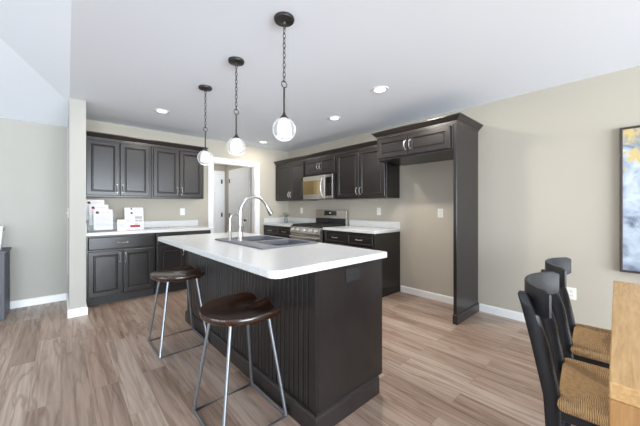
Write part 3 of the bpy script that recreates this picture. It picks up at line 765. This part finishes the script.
# ------------------------------------------------------------------ bar stools
def make_stool():
    t = thing('bar_stool', '', 'stool', (0, 0, 0))
    # tractor seat: rounded back at -X, scooped front edge at +X
    bm = BM(); NR, NA = 10, 56
    def outline(a):
        c_, s_ = math.cos(a), math.sin(a)
        if c_ < 0: r = 1/math.sqrt((c_/.215)**2+(s_/.222)**2)
        else: r = 1/((abs(c_)/.185)**5+(abs(s_)/.222)**5)**.2
        return r*c_, r*s_
    def top(x, y, s):
        dish = -.020*(1-s**2.2)
        f = max(0, (x+.02)/.205)
        ch = -.030*f**1.4*(math.exp(-((abs(y)-.095)/.055)**2))+.008*f**1.4*math.exp(-(y/.035)**2)+.006*f**1.4
        return dish+ch
    T = []; Bt = []
    for i in range(1, NR+1):
        s = i/NR; ra, rb = [], []
        for k in range(NA):
            x, y = outline(2*PI*k/NA)
            ra.append(bm.verts.new((x*s, y*s, .644+top(x*s, y*s, s))))
        T.append(ra)
    c0 = bm.verts.new((0, 0, .644+top(0, 0, 0)))
    for k in range(NA): bm.faces.new((c0, T[0][k], T[0][(k+1) % NA]))
    for A, B in zip(T, T[1:]):
        for k in range(NA): bm.faces.new((A[k], B[k], B[(k+1) % NA], A[(k+1) % NA]))
    prev = T[-1]
    for s, dz in ((1.012, -.006), (1.015, -.016), (1.0, -.028), (.93, -.036), (.4, -.036)):
        ring = []
        for k in range(NA):
            x, y = outline(2*PI*k/NA); z = .644+top(x, y, 1)+dz
            if s < .95: z = .604
            ring.append(bm.verts.new((x*s, y*s, z)))
        for k in range(NA): bm.faces.new((prev[k], ring[k], ring[(k+1) % NA], prev[(k+1) % NA]))
        prev = ring
    bm.faces.new(prev)
    obj('seat', bm, M['stoolwood'], t, True)
    for sx in (-1, 1):
        for sy in (-1, 1):
            obj('leg', tube(BM(), [(sx*.115, sy*.13, .604), (sx*.191, sy*.200, .022), (sx*.193, sy*.203, .011)], .0098, 10), M['galv'], t, True)
    obj('base_frame', tube(BM(), [(-.192, -.202, .0105), (.192, -.202, .0105), (.192, .202, .0105), (-.192, .202, .0105)], .0095, 8, closed=True), M['galv'], t, True)
    bm = BM(); 
    for sy in (-1, 1): box(bm, -.125, .125, sy*.13-.012, sy*.13+.012, .5975, .6035)
    obj('mounting_bar', bm, M['galv'], t)
    return t
st = make_stool(); st.location = (.780, 1.565, 0); st['label'] = 'wood-seat bar stool nearest the camera, beside the island'
s2 = copy_tree(st); s2.location = (.785, 2.772, 0); s2['label'] = 'wood-seat bar stool farther away, by the far end of the island'
for s_ in (st, s2): s_['group'] = 'bar stools along the island'

# ------------------------------------------------------------------ dining table and chairs
tb = thing('dining_table', 'pale oak dining table with thick slab end, at right edge', 'table', (1.075, .045, 0), math.radians(1.6))
obj('tabletop', box(BM(), 0, 1.52, -.95, 0, .715, .76, .003), M['oak'], tb)
M['oak_shaded'] = wood('oak shaded end slab', srgb(150, 108, 64), srgb(178, 134, 84), 0.5, 'Z', 1.6, 12, 0.08)  # same oak as the top, darkened: shade on the end put into the colour
obj('leg', box(BM(), .0, .055, -.95, 0, .001, .7145, .003), M['oak_shaded'], tb)
obj('leg', box(BM(), 1.475, 1.52, -.95, 0, .001, .7145, .003), M['oak_shaded'], tb)
obj('stretcher', box(BM(), .056, 1.474, -.50, -.45, .56, .714, .003), M['oak_shaded'], tb)
def make_chair():
    """origin at seat centre on the floor, faces -Y (toward the table)"""
    t = thing('dining_chair', '', 'chair', (0, 0, 0))
    # woven seat: rounded pad
    bm = BM(); box(bm, -.232, .232, -.21, .204, .422, .468, .020, 3)
    obj('seat', bm, M['rush'], t, True)
    for sx in (-1, 1):
        obj('leg', box(BM(), sx*.182-.02, sx*.182+.02, -.20, -.16, .0005, .4245, .004), M['chair'], t)
        # rear post: one tapering bent blade from floor to the top rail
        bm = BM(); rings = []
        for z, y, w_, d_ in ((.0005, .224, .020, .020), (.25, .214, .022, .024), (.45, .222, .023, .028), (.65, .260, .023, .030), (.80, .300, .021, .024), (.848, .318, .020, .019), (.858, .322, .014, .012)):
            cx = sx*.178
            rings.append([bm.verts.new((cx+a*w_, y+.003*0+b_*d_, z)) for a, b_ in ((-1, -.7), (-.7, -1), (.7, -1), (1, -.7), (1, .7), (.7, 1), (-.7, 1), (-1, .7))])
        for A, B in zip(rings, rings[1:]):
            for k in range(8): bm.faces.new((A[k], A[(k+1) % 8], B[(k+1) % 8], B[k]))
        bm.faces.new(rings[0][::-1]); bm.faces.new(rings[-1]); obj('rear_post', bm, M['chair'], t, True)
        obj('side_rail', box(BM(), sx*.182-.012, sx*.182+.012, -.158, .195, .372, .4245, .003), M['chair'], t)
        obj('stretcher', box(BM(), sx*.182-.010, sx*.182+.010, -.158, .200, .17, .198, .003), M['chair'], t)
    obj('seat_rail', box(BM(), -.161, .161, -.195, -.170, .372, .4245, .003), M['chair'], t)
    obj('seat_rail', box(BM(), -.160, .160, .200, .222, .372, .4245, .003), M['chair'], t)
    # curved top rail
    bm = BM(); n = 18; ri = []
    for i in range(n+1):
        u = i/n*2-1; a = u*.79
        cx, cy = .345*math.sin(a), .345*math.cos(a)-.020
        nx, ny = math.sin(a), math.cos(a)
        e_ = .012 if abs(u) > .97 else 0
        h0, h1 = .775+e_, .890-e_; th = .009-.004*abs(u)**3
        ri.append([bm.verts.new((cx+nx*o_, cy+ny*o_, z)) for o_, z in ((-th, h0), (-th, h1-.004), (-th+.003, h1), (th-.003, h1), (th, h1-.004), (th, h0))])
    for A, B in zip(ri, ri[1:]):
        for k in range(6): bm.faces.new((A[k], A[(k+1) % 6], B[(k+1) % 6], B[k]))
    bm.faces.new(ri[0]); bm.faces.new(ri[-1][::-1]); obj('top_rail', bm, M['chair'], t, True)
    return t
ch = make_chair(); ch.location = (1.685, .020, 0); ch.rotation_euler = (0, 0, math.radians(5)); ch['label'] = 'black dining chair with woven seat nearest the camera'
c2 = copy_tree(ch); c2.location = (2.295, .045, 0); c2.rotation_euler = (0, 0, math.radians(4)); c2['label'] = 'black dining chair with woven seat farther back, near the wall outlet'
for c_ in (ch, c2): c_['group'] = 'dining chairs along the table'

# ------------------------------------------------------------------ painting
pt = thing('framed_painting', 'large abstract blue grey painting with gold patches in slim dark frame', 'painting', (XB, -.36, .66), RB)
# local x toward -Y world; local z up
PWd, PHt = .90, 1.262
bm = BM(); a = -.445
for x0, x1, z0, z1 in ((a, a+.018, 0, PHt), (a+PWd-.018, a+PWd, 0, PHt), (a+.018, a+PWd-.018, 0, .018), (a+.018, a+PWd-.018, PHt-.018, PHt)): box(bm, x0, x1, -.045, -.002, z0, z1, .002)
obj('frame', bm, M['frame'], pt)
obj('canvas', box(BM(), a+.019, a+PWd-.019, -.036, -.006, .019, PHt-.019), M['canvas'], pt)

# ------------------------------------------------------------------ left console and planter
cs = thing('console_table', 'charcoal console cabinet at the left edge of the picture', 'cabinet', (-.45, 4.60, 0))
cw, cdp = 1.2, .45
obj('top', box(BM(), -cw, .012, -.012, cdp, .722, .748, .003), M['console'], cs)
obj('body', box(BM(), -cw+.04, -.012, .02, cdp-.02, .16, .7215), M['console'], cs)
for sx in (-cw+.001, -.046):
    for sy in (0, cdp-.05): obj('leg', box(BM(), sx, sx+.045, sy, sy+.045, .0005, .7215, .002), M['console'], cs)
for i in range(2):
    dd = obj('door', panel(BM(), -.25, .25, -.27, .27, 0, [(0, 0), (0, .012), (.05, .012), (.055, .006)]), M['console'], cs); dd.location = (-.86+i*.52, .019, .44)
    hh = obj('handle', handle_mesh(.08), M['bronze'], dd, True); hh.location = ((.21 if i == 0 else -.21), -.013, .05)
pl = thing('succulent_planter', 'white square planter of succulents on the charcoal console', 'potted plant', (-.56, 4.82, .7485))
bm = BM(); r0 = [(-.06, -.06), (.06, -.06), (.06, .06), (-.06, .06)]
rg_ = [[bm.verts.new((x*s, y*s, z)) for x, y in r0] for s, z in ((1.0, 0.0005), (1.35, .26), (1.25, .26), (1.22, .20))]
for A, B in zip(rg_, rg_[1:]):
    for k in range(4): bm.faces.new((A[k], A[(k+1) % 4], B[(k+1) % 4], B[k]))
bm.faces.new(rg_[0][::-1]); bm.faces.new(rg_[-1]); obj('planter', bm, M['planter'], pl)
def rosette(bm, c, r, n=12, layers=3):
    c = Vector(c)
    for l_ in range(layers):
        for k in range(n-2*l_):
            a = 2*PI*(k+.5*l_)/(n-2*l_); rr = r*(1-.22*l_); el = .25+.4*l_
            d = Vector((math.cos(a)*math.cos(el), math.sin(a)*math.cos(el), math.sin(el))); s = Vector((-math.sin(a), math.cos(a), 0))
            u = d.cross(s)
            p = [c, c+d*rr*.55+s*rr*.2, c+d*rr, c+d*rr*.55-s*rr*.2, c+d*rr*.5-u*rr*.12]
            v = [bm.verts.new(q) for q in p]
            bm.faces.new((v[0], v[1], v[2], v[3])); bm.faces.new((v[0], v[4], v[1])); bm.faces.new((v[1], v[4], v[2])); bm.faces.new((v[2], v[4], v[3])); bm.faces.new((v[3], v[4], v[0]))
bm = BM()
for cc, r_ in (((-.03, -.03, .215), .07), ((.04, -.03, .21), .06), ((.03, .04, .215), .065), ((-.04, .04, .21), .06)): rosette(bm, cc, r_)
obj('succulents', bm, M['leaf'], pl)

# unseen fill light added to brighten the hallway behind the doorway
t = thing('hall_fill_light', 'added fill light, out of view, on the hallway ceiling behind the doorway', 'ceiling light', (2.2, 6.1, ZC))
obj('shade', lathe(BM(), [(0, -.07), (.08, -.062), (.12, -.04), (.13, -.015), (.13, -.001), (0, -.001)], 24), M['bulb'], t, True)
l = bpy.data.lights.new('hall_fill_lamp', 'POINT'); l.energy = 7; l.color = (1, .96, .90); l.shadow_soft_size = .12
o = bpy.data.objects.new('hall_fill_lamp', l); COL.objects.link(o); o.parent = t; o.location = (0, 0, -.22)

# small plant in ribbed vase, corner counter
vp = thing('potted_plant', 'small green plant in a grey vase on the corner counter', 'potted plant', (3.40, 4.775, CT+.0005))
pr = [(0, 0), (.028, 0), (.036, .012), (.044, .045), (.040, .075), (.028, .098), (.030, .108), (.025, .108), (.023, .098), (0, .085)]
obj('vase', lathe(BM(), pr, 20), M['vase'], vp, True)
bm = BM()
for k in range(26):
    a = random.random()*2*PI; rr = .05+random.random()*.075; z = .14+random.random()*.09-rr*.15
    base = Vector((0, 0, .095)); tip = Vector((math.cos(a)*rr, math.sin(a)*rr, z))
    mid = base.lerp(tip, .5)+Vector((0, 0, .03))
    tube(bm, [base, mid, tip], .0015, 4)
    for q in range(2):
        c_ = mid.lerp(tip, .4+.6*q); d = (tip-mid).normalized(); d.z *= .3; s = d.cross(Vector((0, 0, 1))).normalized(); L_ = .028
        v = [bm.verts.new(p_) for p_ in (c_, c_+d*L_*.5+s*.012+Vector((0, 0, .004)), c_+d*L_, c_+d*L_*.5-s*.012+Vector((0, 0, .004)))]; bm.faces.new(v)
obj('foliage', bm, M['leaf'], vp)

# ------------------------------------------------------------------ papers on the far counter
def sheet(parent, name, w, h, mark, lines, extra=None, mat='paper'):
    """upright sheet, faces -Y, origin bottom centre"""
    o = obj(name, box(BM(), -w/2, w/2, -.001, .001, 0, h), M[mat], parent)
    if mark:
        mx_, mz_, mr_ = mark
        b = BM(); lathe(b, [(0, 0), (mr_, 0), (mr_, .0004), (0, .0004)], 20)
        bm = BM(); merge(bm, b, Matrix.Translation((mx_, -.0012, mz_)) @ Matrix.Rotation(PI/2, 4, 'X')); obj('round_emblem', bm, M['inknavy'], o)
        bm = BM(); box(bm, mx_-mr_*.2, mx_+mr_*1.1, -.0022, -.0018, mz_-mr_*.9, mz_-mr_*.1); obj('emblem_accent', bm, M['inkred'], o)
    if lines:
        bm = BM()
        for (x0, x1, z0, z1) in lines: box(bm, x0, x1, -.0016, -.0011, z0, z1)
        obj('printed_lines', bm, M['inkgrey'], o)
    if extra:
        bm = BM()
        for (x0, x1, z0, z1) in extra: box(bm, x0, x1, -.0018, -.0011, z0, z1)
        obj('red_print', bm, M['inkred'], o)
    return o
m = bpy.data.materials.new('clear acrylic'); m.use_nodes = True; nt = m.node_tree; nt.nodes.clear(); M['acrylic'] = m
out = nt.nodes.new('ShaderNodeOutputMaterial'); tr = nt.nodes.new('ShaderNodeBsdfTransparent'); gl = nt.nodes.new('ShaderNodeBsdfGlossy'); gl.inputs['Roughness'].default_value = 0.4
tr.inputs[0].default_value = (0.97, 0.975, 0.98, 1); mx = nt.nodes.new('ShaderNodeMixShader'); mx.inputs[0].default_value = 0.02
nt.links.new(tr.outputs[0], mx.inputs[1]); nt.links.new(gl.outputs[0], mx.inputs[2]); nt.links.new(mx.outputs[0], out.inputs[0])

rz = math.radians(3)
bs = thing('brochure_holder', 'clear three-tier holder for leaflets beside the stub wall', 'holder', (.394, 4.66, CT+.001), rz)
bm = BM(); 
for i in range(3): box(bm, -.150, .150, -.075+i*.06, -.071+i*.06, .0, .10+i*.075)
box(bm, -.153, -.150, -.077, .09, 0, .09); box(bm, .150, .153, -.077, .09, 0, .09); box(bm, -.153, .153, -.077, .09, 0.0, .003)
obj('pocket', bm, M['acrylic'], bs)
sheets = []
body_lines = [(-.075, .075, .05+i*.016, .054+i*.016) for i in range(9)]
for i, (dx, dy, h0, lb) in enumerate([(.030, -.055, .018, 'front and lowest white leaflet of the three in the clear holder'),
                                      (-.010, .000, .080, 'middle white leaflet of the three in the clear holder'),
                                      (-.048, .058, .145, 'rear and topmost white leaflet of the three in the clear holder')]):
    t = thing('leaflet', lb, 'leaflet', (.38+dx, 4.66+dy, CT+.004+h0), rz, 'leaflets in the clear holder')
    t.rotation_euler = (-.13, 0, rz)
    s = sheet(t, 'page', .20, .265, (-.06, .225, .017), body_lines + [(-.02, .07, .222, .227)], None)
cd_ = thing('info_card', 'small white card standing between the two leaflet displays', 'card', (.60, 4.56, CT+.001), 0)
cd_.rotation_euler = (-.12, 0, 0)
sheet(cd_, 'page', .10, .15, None, [(-.03, .03, .05+i*.012, .054+i*.012) for i in range(4)])
fh = thing('flyer_stand', 'white flyer with red printing standing at the right of the display', 'flyer', (.765, 4.70, CT+.001), 0)
fh.rotation_euler = (-.14, 0, 0)
sheet(fh, 'page', .225, .27, (-.03, .235, .014), [(.01, .095, .15, .19), (.01, .05, .11, .14), (.055, .095, .11, .14), (-.09, 0, .15, .154), (-.09, 0, .13, .134), (-.09, 0, .11, .114), (-.01, .09, .232, .238)], [(-.05, .07, .035, .065), (.0, .05, .075, .083)])
o = sheet(fh, 'rear_page', .225, .05, (-.03, .034, .011), [(-.01, .09, .03, .036)]); o.location = (0, .012, .262)
for (x_, y_, r_, lb, rd) in [(1.02, 4.70, .35, 'white flyer with red print lying flat, left of the three flat sheets', True), (1.20, 4.78, -.2, 'white sheet with grey lines lying flat in the middle of three', False), (1.40, 4.84, .1, 'white sheet lying flat nearest the doorway end of the counter', False)]:
    t = thing('paper_sheet', lb, 'paper', (x_, y_, CT+.0015), r_, 'papers lying flat on the far counter')
    s = sheet(t, 'page', .15, .21, None, [(-.06, .06, .03+i*.02, .036+i*.02) for i in range(8)], [(-.05, .05, .16, .19)] if rd else None)
    s.rotation_euler = (-PI/2, 0, 0)
